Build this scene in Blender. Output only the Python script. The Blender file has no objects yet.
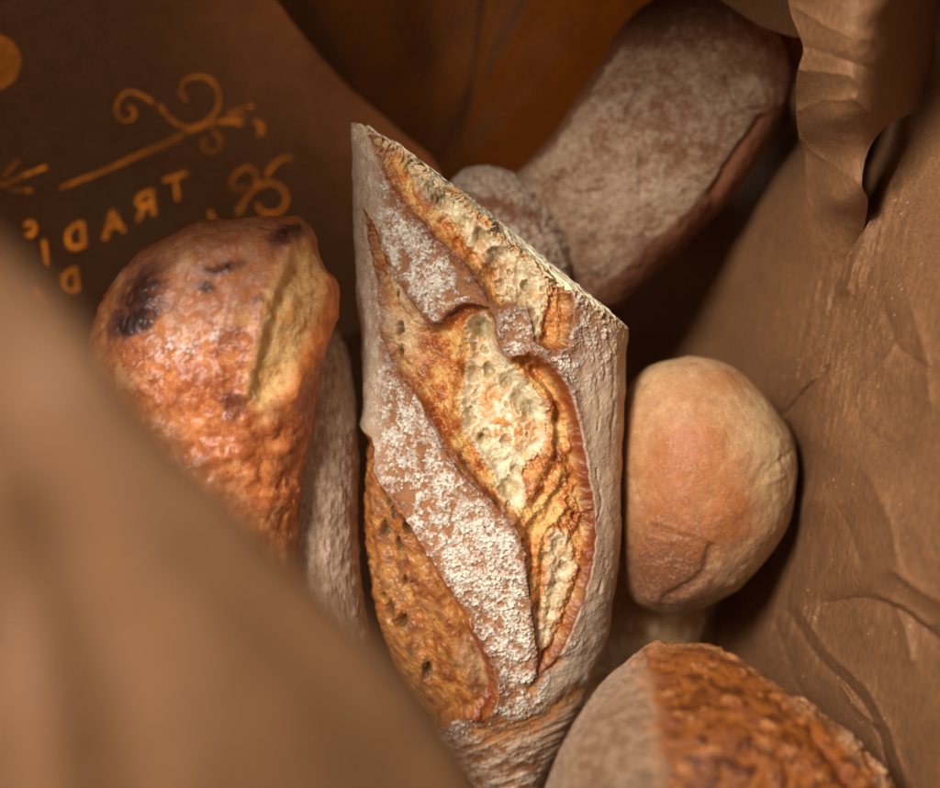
import bpy, math, random
import numpy as np
from mathutils import Vector

# ------------------------------------------------------------------ camera, light, exposure
sc = bpy.context.scene
COL = sc.collection
CAM_Z = 0.60
LENS = 60.0
K = 36.0 / LENS / 940.0            # metres across per photo pixel per metre of distance

cam_d = bpy.data.cameras.new('camera')
cam = bpy.data.objects.new('camera', cam_d); COL.objects.link(cam)
cam.location = (0, 0, CAM_Z)       # looks straight down into the open bag
cam_d.lens = LENS; cam_d.sensor_width = 36.0
cam_d.clip_start = 0.005; cam_d.clip_end = 20
cam_d.dof.use_dof = True
cam_d.dof.focus_distance = 0.408
cam_d.dof.aperture_fstop = 6.3
cam_d.dof.aperture_blades = 0
sc.camera = cam

world = bpy.data.worlds.new('World'); sc.world = world; world.use_nodes = True
wn = world.node_tree.nodes['Background']
wn.inputs[0].default_value = (1.0, 0.84, 0.66, 1); wn.inputs[1].default_value = 0.24

def area(name, loc, target, size, power, color):
    ld = bpy.data.lights.new(name, 'AREA'); ld.shape = 'RECTANGLE'; ld.size = size[0]; ld.size_y = size[1]
    ld.energy = power; ld.color = color
    o = bpy.data.objects.new(name, ld); COL.objects.link(o); o.location = loc
    o.rotation_euler = (Vector(target) - Vector(loc)).to_track_quat('-Z', 'Y').to_euler()
    return o
area('window_light', (-0.50, 0.42, 1.30), (0.02, 0.0, 0.18), (0.32, 0.32), 30.5, (1.0, 0.95, 0.88))
area('window_light_behind', (-0.60, 0.80, 0.06), (-0.05, 0.09, 0.12), (0.4, 0.22), 85, (1.0, 0.92, 0.78))

sc.view_settings.view_transform = 'Standard'; sc.view_settings.look = 'None'
sc.view_settings.exposure = 0.0; sc.view_settings.gamma = 1.0
sc.render.engine = 'CYCLES'
sc.cycles.max_bounces = 8; sc.cycles.diffuse_bounces = 4; sc.cycles.use_denoising = True

# ------------------------------------------------------------------ numeric helpers
def C(r, g, b):
    v = np.array([r, g, b], float) / 255.0
    return np.where(v <= 0.04045, v / 12.92, ((v + 0.055) / 1.055) ** 2.4)

def at(px, py, z):
    d = CAM_Z - z
    return np.stack([(px - 470) * K * d, (394 - py) * K * d, z + 0 * px], -1)

def smooth(a, b, x):
    t = np.clip((x - a) / (b - a), 0, 1)
    return t * t * (3 - 2 * t)

def _h(ix, iy, iz, s):
    n = (ix.astype(np.uint32) * np.uint32(374761393) + iy.astype(np.uint32) * np.uint32(668265263)
         + iz.astype(np.uint32) * np.uint32(2147483647) + np.uint32(s * 974711 & 0xffffffff))
    n = (n ^ (n >> np.uint32(13))) * np.uint32(1274126177)
    n = (n ^ (n >> np.uint32(16))) * np.uint32(2246822519)
    return n ^ (n >> np.uint32(15))

def hf(ix, iy, iz, s):
    return _h(ix, iy, iz, s).astype(np.float32) / np.float32(4294967295.0)

def noise(p, s=0):
    """value-gradient noise, p (...,3) -> about -1..1"""
    i = np.floor(p).astype(np.int64); f = (p - i).astype(np.float32)
    u = f * f * f * (f * (f * 6 - 15) + 10)
    r = 0
    for dx in (0, 1):
        wx = u[..., 0] if dx else 1 - u[..., 0]
        for dy in (0, 1):
            wy = u[..., 1] if dy else 1 - u[..., 1]
            for dz in (0, 1):
                wz = u[..., 2] if dz else 1 - u[..., 2]
                h = _h(i[..., 0] + dx, i[..., 1] + dy, i[..., 2] + dz, s)
                gx = ((h & np.uint32(1023)).astype(np.float32) / 511.5 - 1)
                gy = (((h >> np.uint32(10)) & np.uint32(1023)).astype(np.float32) / 511.5 - 1)
                gz = (((h >> np.uint32(20)) & np.uint32(1023)).astype(np.float32) / 511.5 - 1)
                r = r + wx * wy * wz * (gx * (f[..., 0] - dx) + gy * (f[..., 1] - dy) + gz * (f[..., 2] - dz))
    return r * 1.5

def fbm(p, o=4, s=0, g=0.5):
    r = 0; a = 1.0; t = 0
    for k in range(o):
        r = r + a * noise(p * (2 ** k) + 17.3 * k, s + k); t += a; a *= g
    return r / t * 1.3

def worley(p, s=0):
    """3d cells: F1, F2, id"""
    i = np.floor(p).astype(np.int64)
    F1 = np.full(p.shape[:-1], 9.0, np.float32); F2 = F1.copy(); ID = np.zeros(p.shape[:-1], np.float32)
    for dx in (-1, 0, 1):
        for dy in (-1, 0, 1):
            for dz in (-1, 0, 1):
                cx, cy, cz = i[..., 0] + dx, i[..., 1] + dy, i[..., 2] + dz
                h = _h(cx, cy, cz, s)
                ox = (h & np.uint32(1023)).astype(np.float32) / 1023
                oy = ((h >> np.uint32(10)) & np.uint32(1023)).astype(np.float32) / 1023
                oz = ((h >> np.uint32(20)) & np.uint32(1023)).astype(np.float32) / 1023
                d = np.sqrt((cx + ox - p[..., 0]) ** 2 + (cy + oy - p[..., 1]) ** 2 + (cz + oz - p[..., 2]) ** 2).astype(np.float32)
                m = d < F1
                F2 = np.where(m, F1, np.minimum(F2, d)); ID = np.where(m, ox, ID); F1 = np.where(m, d, F1)
    return F1, F2, ID

def curve(pts, n, closed=False):
    """Catmull-Rom through pts, resampled evenly"""
    P = np.array(pts, float)
    if closed: Q = np.vstack([P[-1], P, P[0], P[1]])
    else: Q = np.vstack([2 * P[0] - P[1], P, 2 * P[-1] - P[-2]])
    out = []
    for k in range(len(Q) - 3):
        p0, p1, p2, p3 = Q[k:k + 4]
        t = np.linspace(0, 1, 12, endpoint=False)[:, None]
        out.append(0.5 * ((2 * p1) + (-p0 + p2) * t + (2 * p0 - 5 * p1 + 4 * p2 - p3) * t ** 2 + (-p0 + 3 * p1 - 3 * p2 + p3) * t ** 3))
    out = np.vstack(out + [Q[-2][None]])
    L = np.concatenate([[0], np.cumsum(np.linalg.norm(np.diff(out[:, :2], axis=0), axis=1))])
    t = np.linspace(0, L[-1], n)
    return np.stack([np.interp(t, L, out[:, c]) for c in range(out.shape[1])], -1)

def seg_d(x, y, pts, closed=False):
    P = np.array(pts, float); n = len(P); D = np.full(x.shape, 1e9)
    for k in range(n if closed else n - 1):
        a, b = P[k], P[(k + 1) % n]
        dx, dy = b - a; L = dx * dx + dy * dy + 1e-9
        t = np.clip(((x - a[0]) * dx + (y - a[1]) * dy) / L, 0, 1)
        D = np.minimum(D, (x - a[0] - t * dx) ** 2 + (y - a[1] - t * dy) ** 2)
    return np.sqrt(D)

def sd_poly(x, y, pts, sm=True, n=60):
    """signed distance, positive inside"""
    P = curve(pts, n, True) if sm else np.array(pts, float)
    D = seg_d(x, y, P, True); c = np.zeros(x.shape, bool)
    for k in range(len(P)):
        a, b = P[k], P[(k + 1) % len(P)]
        m = ((a[1] > y) != (b[1] > y)) & (x < (b[0] - a[0]) * (y - a[1]) / (b[1] - a[1] + 1e-12) + a[0])
        c ^= m
    return np.where(c, D, -D)

def blob(x, y, cx, cy, rx, ry=None, ang=0, soft=1.0):
    ry = ry or rx; a = math.radians(ang)
    u = ((x - cx) * math.cos(a) + (y - cy) * math.sin(a)) / rx
    v = (-(x - cx) * math.sin(a) + (y - cy) * math.cos(a)) / ry
    return np.exp(-(u * u + v * v) * soft)

def rbf(ctrl):
    P = np.array(ctrl, float); xy = P[:, :2] / 100; n = len(P)
    A = np.zeros((n + 3, n + 3)); A[:n, :n] = np.linalg.norm(xy[:, None] - xy[None], axis=-1)
    A[:n, n] = 1; A[:n, n + 1:] = xy; A[n, :n] = 1; A[n + 1:, :n] = xy.T
    w = np.linalg.solve(A, np.concatenate([P[:, 2], [0, 0, 0]]))
    def f(x, y):
        x = x / 100; y = y / 100
        r = w[n] + w[n + 1] * x + w[n + 2] * y
        for k in range(n): r = r + w[k] * np.sqrt((x - xy[k, 0]) ** 2 + (y - xy[k, 1]) ** 2 + 0.01)
        return r
    return f

def mix(a, b, m):
    m = np.clip(m, 0, 1)[..., None]
    return a * (1 - m) + b * m

# ------------------------------------------------------------------ materials
def mat_bread():
    m = bpy.data.materials.new('bread'); m.use_nodes = True; nt = m.node_tree; N = nt.nodes; L = nt.links
    b = N['Principled BSDF']
    ca = N.new('ShaderNodeAttribute'); ca.attribute_name = 'tint'
    ma = N.new('ShaderNodeAttribute'); ma.attribute_name = 'surf'
    sp = N.new('ShaderNodeSeparateColor'); L.new(ma.outputs['Color'], sp.inputs[0])
    tc = N.new('ShaderNodeTexCoord')
    n1 = N.new('ShaderNodeTexNoise'); n1.inputs['Scale'].default_value = 2600; n1.inputs['Detail'].default_value = 3; n1.inputs['Roughness'].default_value = 0.7
    L.new(tc.outputs['Object'], n1.inputs['Vector'])
    n2 = N.new('ShaderNodeTexNoise'); n2.inputs['Scale'].default_value = 600; n2.inputs['Detail'].default_value = 4
    L.new(tc.outputs['Object'], n2.inputs['Vector'])
    # grain in the colour: lighter and darker specks
    r = N.new('ShaderNodeMapRange'); r.inputs['From Min'].default_value = 0.3; r.inputs['From Max'].default_value = 0.7
    r.inputs['To Min'].default_value = 0.80; r.inputs['To Max'].default_value = 1.2; L.new(n1.outputs['Fac'], r.inputs['Value'])
    mx = N.new('ShaderNodeVectorMath'); mx.operation = 'SCALE'; L.new(ca.outputs['Color'], mx.inputs[0]); L.new(r.outputs[0], mx.inputs['Scale'])
    L.new(mx.outputs[0], b.inputs['Base Color'])
    L.new(sp.outputs[0], b.inputs['Roughness'])
    L.new(sp.outputs[1], b.inputs['Subsurface Weight'])
    b.inputs['Subsurface Radius'].default_value = (1.0, 0.6, 0.3); b.inputs['Subsurface Scale'].default_value = 0.0022
    b.inputs['Specular IOR Level'].default_value = 0.4
    add = N.new('ShaderNodeMath'); add.operation = 'ADD'; L.new(n1.outputs['Fac'], add.inputs[0]); L.new(n2.outputs['Fac'], add.inputs[1])
    bp = N.new('ShaderNodeBump'); bp.inputs['Distance'].default_value = 0.00022
    L.new(add.outputs[0], bp.inputs['Height']); L.new(sp.outputs[2], bp.inputs['Strength']); L.new(bp.outputs[0], b.inputs['Normal'])
    return m

def mat_paper():
    m = bpy.data.materials.new('kraft_paper'); m.use_nodes = True; nt = m.node_tree; N = nt.nodes; L = nt.links
    b = N['Principled BSDF']; out = N['Material Output']
    ca = N.new('ShaderNodeAttribute'); ca.attribute_name = 'tint'
    ma = N.new('ShaderNodeAttribute'); ma.attribute_name = 'surf'
    sp = N.new('ShaderNodeSeparateColor'); L.new(ma.outputs['Color'], sp.inputs[0])
    tc = N.new('ShaderNodeTexCoord')
    mp = N.new('ShaderNodeMapping'); mp.inputs['Scale'].default_value = (1, 0.22, 0.5); mp.inputs['Rotation'].default_value = (0, 0, 0.12)
    L.new(tc.outputs['Object'], mp.inputs['Vector'])
    n1 = N.new('ShaderNodeTexNoise'); n1.inputs['Scale'].default_value = 1900; n1.inputs['Detail'].default_value = 4; n1.inputs['Roughness'].default_value = 0.65
    L.new(mp.outputs[0], n1.inputs['Vector'])
    n2 = N.new('ShaderNodeTexNoise'); n2.inputs['Scale'].default_value = 90; n2.inputs['Detail'].default_value = 5
    L.new(tc.outputs['Object'], n2.inputs['Vector'])
    r = N.new('ShaderNodeMapRange'); r.inputs['From Min'].default_value = 0.3; r.inputs['From Max'].default_value = 0.7
    r.inputs['To Min'].default_value = 0.72; r.inputs['To Max'].default_value = 1.32; L.new(n1.outputs['Fac'], r.inputs['Value'])
    r2 = N.new('ShaderNodeMapRange'); r2.inputs['From Min'].default_value = 0.3; r2.inputs['From Max'].default_value = 0.7
    r2.inputs['To Min'].default_value = 0.95; r2.inputs['To Max'].default_value = 1.05; L.new(n2.outputs['Fac'], r2.inputs['Value'])
    mm = N.new('ShaderNodeMath'); mm.operation = 'MULTIPLY'; L.new(r.outputs[0], mm.inputs[0]); L.new(r2.outputs[0], mm.inputs[1])
    mx = N.new('ShaderNodeVectorMath'); mx.operation = 'SCALE'; L.new(ca.outputs['Color'], mx.inputs[0]); L.new(mm.outputs[0], mx.inputs['Scale'])
    L.new(mx.outputs[0], b.inputs['Base Color']); L.new(sp.outputs[0], b.inputs['Roughness'])
    b.inputs['Specular IOR Level'].default_value = 0.28
    bp = N.new('ShaderNodeBump'); bp.inputs['Distance'].default_value = 0.00016; bp.inputs['Strength'].default_value = 0.9
    L.new(n1.outputs['Fac'], bp.inputs['Height']); L.new(bp.outputs[0], b.inputs['Normal'])
    tr = N.new('ShaderNodeBsdfTranslucent')
    warm = N.new('ShaderNodeVectorMath'); warm.operation = 'MULTIPLY'; warm.inputs[1].default_value = (1.15, 1.22, 0.72)
    L.new(mx.outputs[0], warm.inputs[0]); L.new(warm.outputs[0], tr.inputs['Color'])
    ms = N.new('ShaderNodeMixShader'); L.new(sp.outputs[1], ms.inputs[0]); L.new(b.outputs[0], ms.inputs[1]); L.new(tr.outputs[0], ms.inputs[2])
    L.new(ms.outputs[0], out.inputs['Surface'])
    return m
M_BREAD = mat_bread(); M_PAPER = mat_paper()

# ------------------------------------------------------------------ mesh helpers
def mesh_from(name, V, F, tint, surf, mat, parent=None):
    me = bpy.data.meshes.new(name); nv = len(V); nf = len(F)
    me.vertices.add(nv); me.vertices.foreach_set('co', np.ascontiguousarray(V, np.float32).ravel())
    me.loops.add(nf * 4); me.loops.foreach_set('vertex_index', np.ascontiguousarray(F, np.int32).ravel())
    me.polygons.add(nf); me.polygons.foreach_set('loop_start', np.arange(0, nf * 4, 4, dtype=np.int32))
    me.polygons.foreach_set('use_smooth', np.ones(nf, bool))
    me.update(calc_edges=True)
    for nm, a in (('tint', tint), ('surf', surf)):
        at_ = me.attributes.new(nm, 'FLOAT_COLOR', 'POINT')
        c = np.ones((nv, 4), np.float32); c[:, :3] = np.clip(a, 0, 1); at_.data.foreach_set('color', c.ravel())
    me.materials.append(mat)
    o = bpy.data.objects.new(name, me); COL.objects.link(o)
    if parent is not None: o.parent = parent
    return o

def grid_faces(nr, nc, wrap=False):
    i = np.arange(nr - 1)[:, None]; j = np.arange(nc if wrap else nc - 1)[None]
    j2 = (j + 1) % nc
    return np.stack([i * nc + j + 0 * j2, i * nc + j2, (i + 1) * nc + j2, (i + 1) * nc + j + 0 * j2], -1).reshape(-1, 4)

def normals(P, wrap=False):
    if wrap:
        dv = np.roll(P, -1, 1) - np.roll(P, 1, 1)
    else: dv = np.gradient(P, axis=1)
    du = np.gradient(P, axis=0)
    n = np.cross(dv, du); return n / (np.linalg.norm(n, axis=-1, keepdims=True) + 1e-12)

def thing(name, label, cat, loc=(0, 0, 0), group=None):
    o = bpy.data.objects.new(name, None); COL.objects.link(o); o.location = loc; o.empty_display_size = 0.01
    o['label'] = label; o['category'] = cat
    if group: o['group'] = group
    return o

UNIT = 0.000262                      # one photo pixel at the focus distance, in metres

def loaf(parent, Lc, Rc, zc, up, dn, nr, nt, nb, paint, power=1.0, ragged=None, split=None, name='crust', taper=0.8, capcol=None):
    """closed body: rows run from curve Lc to curve Rc (photo tracing), arched between them"""
    La = curve(Lc, nr); Ra = curve(Rc, nr)
    a = np.linspace(0, 1, nr)
    z0 = np.interp(a, *zip(*zc)) if isinstance(zc, (list, tuple)) else np.full(nr, zc)
    if isinstance(zc, (list, tuple)):
        k = np.ones(61) / 61; zp = np.pad(z0, 30, 'edge'); z0 = np.convolve(zp, k, 'valid')[:nr]
    w = np.linalg.norm(La - Ra, axis=1) / 2; wn_ = np.clip(w / w.max(), 0, 1) ** taper
    ph = np.concatenate([np.linspace(-math.pi / 2, math.pi / 2, nt, endpoint=False), np.linspace(math.pi / 2, 1.5 * math.pi, nb, endpoint=False)])
    s = np.sin(ph)[None]; c = np.cos(ph)[None]
    cc = np.sign(c) * np.abs(c) ** power
    PX = (La[:, 0] + Ra[:, 0])[:, None] / 2 + (Ra[:, 0] - La[:, 0])[:, None] / 2 * s
    PY = (La[:, 1] + Ra[:, 1])[:, None] / 2 + (Ra[:, 1] - La[:, 1])[:, None] / 2 * s
    if ragged:
        off = np.interp(PX[:1], *zip(*ragged)) + 6.5 * fbm(np.stack([PX[:1] / 9.0, PY[:1] / 9.0, np.cos(ph)[None] * 6], -1), 4, 9, 0.65)
        fall = np.exp(-a[:, None] / 0.026)
        PX = PX + 0.6 * off * fall; PY = PY - 0.8 * off * fall
    Z = z0[:, None] + np.where(cc > 0, up, dn) * cc * wn_[:, None]
    P = at(PX, PY, Z)
    N = normals(P, True)
    if N[nr // 2, nt // 2, 2] < 0: N = -N
    A = np.repeat(a[:, None], len(ph), 1)
    d, tint, surf, reg = paint(PX, PY, P / UNIT, A, np.repeat(ph[None], nr, 0))
    V = P + N * (d * UNIT)[..., None]
    nc = len(ph); F = grid_faces(nr, nc, True)
    # flip if needed so faces point outward
    f0 = F[(nr // 2) * nc + nt // 2]; vv = V.reshape(-1, 3)[f0]
    if np.cross(vv[1] - vv[0], vv[2] - vv[0])[2] < 0: F = F[:, ::-1]
    Vf = V.reshape(-1, 3); T = tint.reshape(-1, 3); S = surf.reshape(-1, 3)
    objs = {}
    if split is None or reg is None:
        # end caps
        F2 = [F]; Vx = [Vf]; Tx = [T]; Sx = [S]; base = len(Vf)
        if capcol is not None:
            for row in (0, nr - 1):
                idx = np.arange(row * nc, row * nc + nc); cen = Vf[idx].mean(0); prev = idx
                for t in (0.66, 0.33, 0.04):
                    ring = cen + (Vf[idx] - cen) * t; n0 = base; base += nc
                    Vx.append(ring); Tx.append(np.repeat(capcol[None], nc, 0)); Sx.append(np.repeat(np.array([[0.9, 0.1, 0.6]]), nc, 0))
                    new = np.arange(n0, n0 + nc)
                    q = np.stack([prev, np.roll(prev, -1), np.roll(new, -1), new], -1)
                    F2.append(q if row else q[:, ::-1]); prev = new
        objs[name] = mesh_from(name, np.vstack(Vx), np.vstack(F2), np.vstack(Tx), np.vstack(Sx), M_BREAD, parent)
        return objs
    R = reg.reshape(-1); fr = R[F[:, 0]]
    for rid, nm in split.items():
        f = F[fr == rid]
        if len(f) == 0: continue
        used, inv = np.unique(f, return_inverse=True)
        objs.setdefault(nm, []).append(mesh_from(nm, Vf[used], inv.reshape(-1, 4), T[used], S[used], M_BREAD, parent))
    # cut face at row 0: ragged pale crumb leaning inwards
    if capcol is not None:
        idx = np.arange(nc); ring0 = Vf[idx]; cen = ring0.mean(0) + np.array([0.002, 0.001, 0]); n_r = 26
        Vx = []; 
        for k in range(n_r + 1):
            t = 1 - k / n_r * 0.98
            r_ = cen + (ring0 - cen) * t
            q = r_ / UNIT; dd = 3.8 * fbm(q / 6.0, 4, 5, 0.65) * smooth(0, 0.06, k / n_r)
            Vx.append(r_ + np.array([0.6, 0.7, 0.1])[None] * (dd * UNIT)[:, None])
        Vx = np.vstack(Vx); fc = grid_faces(n_r + 1, nc, True)[:, ::-1]
        q = Vx / UNIT; n_ = fbm(q / 9.0, 4, 2)[:, None]
        tt = capcol[None] * (1 + 0.25 * n_); ss = np.repeat(np.array([[0.9, 0.25, 0.6]]), len(Vx), 0)
        objs['cut_face'] = mesh_from('cut_face', Vx, fc, tt, ss, M_BREAD, parent)
    return objs

def S3(r, s, b, shape):
    o = np.empty(shape + (3,)); o[..., 0] = r; o[..., 1] = s; o[..., 2] = b
    return o

# ================================================================== THE PAPER BAG
bag = thing('paper_bag', 'open brown kraft paper bag with dark printed panel, crumpled around all the bread', 'paper bag', (0, 0, 0))
KRAFT = C(138, 102, 68) * np.array([0.76, 0.67, 0.64])

def facets(x, y, seed, n=7, scale=90, rot=None):
    """crumpled sheet: folded triangle waves give flat facets meeting in creases"""
    rnd = random.Random(seed); r = 0; tot = 0
    q = np.stack([x / 160, y / 160, 0 * x + seed], -1); wx = 5 * noise(q, seed); wy = 5 * noise(q + 9.1, seed + 1)
    for k in range(n):
        an = rnd.uniform(0, math.pi) if rot is None else rot + rnd.uniform(-.5, .5)
        f = 1 / (scale * rnd.uniform(0.6, 1.8)); t = ((x + wx) * math.cos(an) + (y + wy) * math.sin(an)) * f + rnd.random() * 9
        tri = np.abs((t % 2) - 1); am = 1 / (f * scale)
        r = r + am * tri; tot += am
    return r / tot - 0.5

def sheet(name, x0, x1, y0, y1, step, zf, paint=None, left=None, right=None, trans=0.12, crump=6, seed=1, thick=0.0003, scale=90):
    if left is None:
        xs = np.arange(x0, x1 + step, step, float); ys = np.arange(y0, y1 + step, step, float)
        PX, PY = np.meshgrid(xs, ys)
    else:
        nr = int(max(np.ptp(np.array(left)[:, 1]), 10) / step); l_ = curve(left, nr); r_ = curve(right, nr)
        nc = int(np.abs(l_[:, 0] - r_[:, 0]).max() / step) + 2; t = np.linspace(0, 1, nc)[None]
        PX = l_[:, :1] * (1 - t) + r_[:, :1] * t; PY = l_[:, 1:2] * (1 - t) + r_[:, 1:2] * t
    Z = zf(PX, PY)
    P = at(PX, PY, Z); q = P / UNIT
    fine = 0.45 * fbm(q / 9.0, 4, seed, 0.6)
    Z = Z + UNIT * (crump * facets(PX, PY, seed, scale=scale) + crump * 0.60 * facets(PX, PY, seed + 50, 5, scale=scale * .4) * smooth(-.3, .5, noise(q / 90.0, seed)) + 0.16 * crump * facets(PX, PY, seed + 80, scale=scale * .13) * smooth(-.1, .6, noise(q / 60.0, seed + 4)) + fine)
    wq = q / 34.0 + 0.6 * noise(q / 60.0, seed + 5)[..., None]
    crk = 0.5 - np.abs(noise(wq, seed + 6)) * 1.6 + 0.35 * (0.5 - np.abs(noise(wq * 2.3, seed + 7)) * 1.6)
    Z = Z + UNIT * crump * 0.05 * crk * smooth(-.4, .4, noise(q / 110.0, seed + 8))
    tint = np.repeat(KRAFT[None], PX.size, 0).reshape(PX.shape + (3,)) * (1 + 0.04 * fbm(q / 40.0, 4, seed + 3))[..., None]
    surf = S3(0.62, trans, 0.5, PX.shape)
    if paint: Z, tint, surf = paint(PX, PY, q, Z, tint, surf)
    P = at(PX, PY, Z); nr, nc = PX.shape
    F = grid_faces(nr, nc)
    v = P.reshape(-1, 3)[F[len(F) // 2]]
    if np.cross(v[1] - v[0], v[2] - v[0])[2] < 0: F = F[:, ::-1]
    o = mesh_from(name, P.reshape(-1, 3), F, tint.reshape(-1, 3), surf.reshape(-1, 3), M_PAPER, bag)
    md = o.modifiers.new('thickness', 'SOLIDIFY'); md.thickness = thick; md.offset = -1
    return o

# floor of the bag, under the bread
sheet('bag_base', -500, 1500, -500, 1400, 14, lambda x, y: 0.012 + 0 * x, crump=14, seed=3)

# --- printed panel, upper left: dark ink with letters and scrolls left bare
def printed(PX, PY, q, Z, tint, surf):
    w = np.stack([PX / 30, PY / 30, 0 * PX], -1)
    x = PX + 1.2 * noise(w, 3); y = PY + 1.2 * noise(w + 5, 4)
    D = np.full(PX.shape, 99.0); WS = 0.68
    def st(pts, wd, sm=True):
        nonlocal D
        p = curve(pts, max(12, 5 * len(pts))) if (sm and len(pts) > 2) else pts
        D = np.minimum(D, seg_d(x, y, p) - wd * WS)
    st([(60, 188), (120, 163), (190, 131), (222, 121), (245, 117)], 1.7)
    st([(70, 186), (130, 161), (180, 140)], 1.2)
    st([(186, 101), (181, 92), (184, 81), (195, 76), (208, 79), (217, 89), (219, 101), (215, 113), (205, 122), (190, 128)], 2.0)
    st([(154, 103), (141, 95), (128, 92), (118, 100), (116, 112), (124, 121), (133, 118), (134, 110), (128, 107)], 1.8)
    st([(160, 106), (168, 117), (180, 125), (192, 129)], 2.4)
    st([(206, 138), (203, 147), (211, 152), (220, 147), (220, 137), (213, 130)], 1.8)
    st([(222, 123), (232, 122), (241, 123)], 2.6); st([(228, 114), (236, 112), (243, 108)], 1.8)
    st([(249, 106), (252, 106)], 2.8, False); st([(256, 121), (262, 127), (260, 135)], 3.2)
    st([(291, 158), (281, 159), (272, 167), (267, 175)], 2.6)
    st([(238, 213), (246, 199), (256, 188), (269, 183), (281, 187), (286, 199), (279, 211), (266, 214), (258, 206)], 2.6)
    st([(256, 188), (256, 174), (247, 168), (236, 174), (231, 185), (240, 190), (246, 186)], 2.2)
    st([(4, 176), (13, 167), (20, 160)], 2.0, False); st([(2, 186), (22, 176), (45, 168)], 2.6, False); st([(10, 190), (22, 190), (31, 191)], 2.2, False)
    st([(0, 181), (-20, 192), (-50, 210)], 1.6); st([(210, 212), (213, 219)], 3.0, False)
    WS = 1.0
    # lettering read from behind: T R A D I
    ux = np.array([0.93, -0.36]); uy = np.array([0.10, 1.0])
    G = {'T': [[(-.5, 0), (.5, 0)], [(0, 0), (0, 1)]],
         'R': [[(-.35, 0), (-.35, 1)], [(-.35, 0), (.1, 0), (.32, .12), (.32, .38), (.1, .5), (-.35, .5)], [(0, .5), (.38, 1)]],
         'A': [[(-.45, 1), (0, 0), (.45, 1)], [(-.27, .65), (.27, .65)]],
         'D': [[(-.38, 0), (-.38, 1), (0, 1), (.3, .8), (.38, .5), (.3, .2), (0, 0), (-.38, 0)]],
         'I': [[(0, 0), (0, 1)]], 'P': [[(-.35, 0), (-.35, 1)], [(-.35, 0), (.1, 0), (.32, .12), (.32, .38), (.1, .5), (-.35, .5)]],
         'C': [[(.35, .1), (0, 0), (-.3, .2), (-.38, .5), (-.3, .8), (0, 1), (.35, .9)]]}
    for ch, cx, cy, s in (('T', 175, 177, 22), ('R', 144, 194, 22), ('A', 112, 212, 22), ('D', 74, 226, 22), ('I', 44, 242, 22), ('D', 68, 272, 20), ('C', 30, 222, 13), ('A', 34, 290, 20)):
        for strk in G[ch]:
            p = [tuple(np.array([cx, cy]) + ux * (-u * s) + uy * (v * s)) for u, v in strk]   # mirrored: seen from inside
            st(p, 2.3, False)
    D = np.minimum(D, np.sqrt((x + 8) ** 2 + (y - 62) ** 2) - 29)
    bare = smooth(1.2, -1.0, D); n_big = fbm(q / 50.0, 3, 14)
    ink = C(142, 108, 78) * (1 + 0.15 * fbm(q / 25.0, 4, 8))[..., None]
    tint = mix(ink, tint * np.array([2.0, 2.1, 2.1]), np.clip(bare * (0.72 + 0.5 * fbm(q / 10.0, 3, 4) + 0.3 * n_big), 0, 1))
    surf[..., 0] = 0.55; surf[..., 1] = np.clip(0.0 + (0.55 + 0.2 * n_big) * bare * np.where(PX > 25, 1, .45), 0, 1)
    return Z, tint, surf
z1 = rbf([(0, 0, .125), (-300, -300, .36), (-100,-120,.20), (300, 0, .06), (330, 160, .045), (150, 180, .075), (60, 260, .075), (0, 180, .10), (-300, 200, .28), (380, 330, .01), (100, 420, .03), (-300, 500, .22), (400, -300, .26)])
sheet('printed_panel', 0, 0, 0, 0, 1.25, z1, printed, left=[(-420, -420), (-420, -200), (-420, 100), (-420, 520)],
      right=[(150, -420), (215, -200), (300, -12), (332, 32), (378, 84), (418, 132), (440, 200), (440, 520)], crump=17, seed=11, scale=120)

# --- back panel, upper middle, lapping over the printed one along a diagonal fold
def back_p(PX, PY, q, Z, tint, surf):
    surf[..., 1] = 0.36
    Z = Z + UNIT * (9 * np.exp(-(seg_d(PX, PY, [(535, -10), (500, 60), (470, 110), (445, 160)]) / 9) ** 2)
                    + 5 * np.exp(-(seg_d(PX, PY, [(487, -10), (480, 50), (462, 150)]) / 5) ** 2)
                    + 7 * np.exp(-(seg_d(PX, PY, [(610, -5), (570, 60), (520, 110), (470, 150)]) / 12) ** 2))
    return Z, tint, surf
z2 = rbf([(275, 0, .105), (340, 70, .085), (400, 130, .07), (440, 60, .115), (480, 150, .085), (560, 60, .11), (620, 0, .10), (600, 100, .06), (520, 190, .05), (450, 260, .02), (300, -300, .22), (620, -300, .22), (850, -300, .24), (850, 0, .09), (100, -620, .37), (450, -620, .36), (900, -620, .33), (600, 260, .01)])
sheet('back_panel', 0, 0, 0, 0, 2.0, z2, back_p, left=[(-60, -640), (60, -330), (180, -140), (268, -12), (300, 32), (345, 84), (400, 132), (440, 175), (450, 280)],
      right=[(960, -640), (900, -330), (860, -140), (840, -12), (800, 32), (720, 84), (670, 132), (650, 175), (640, 280)], crump=20, seed=21, scale=75)

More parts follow.
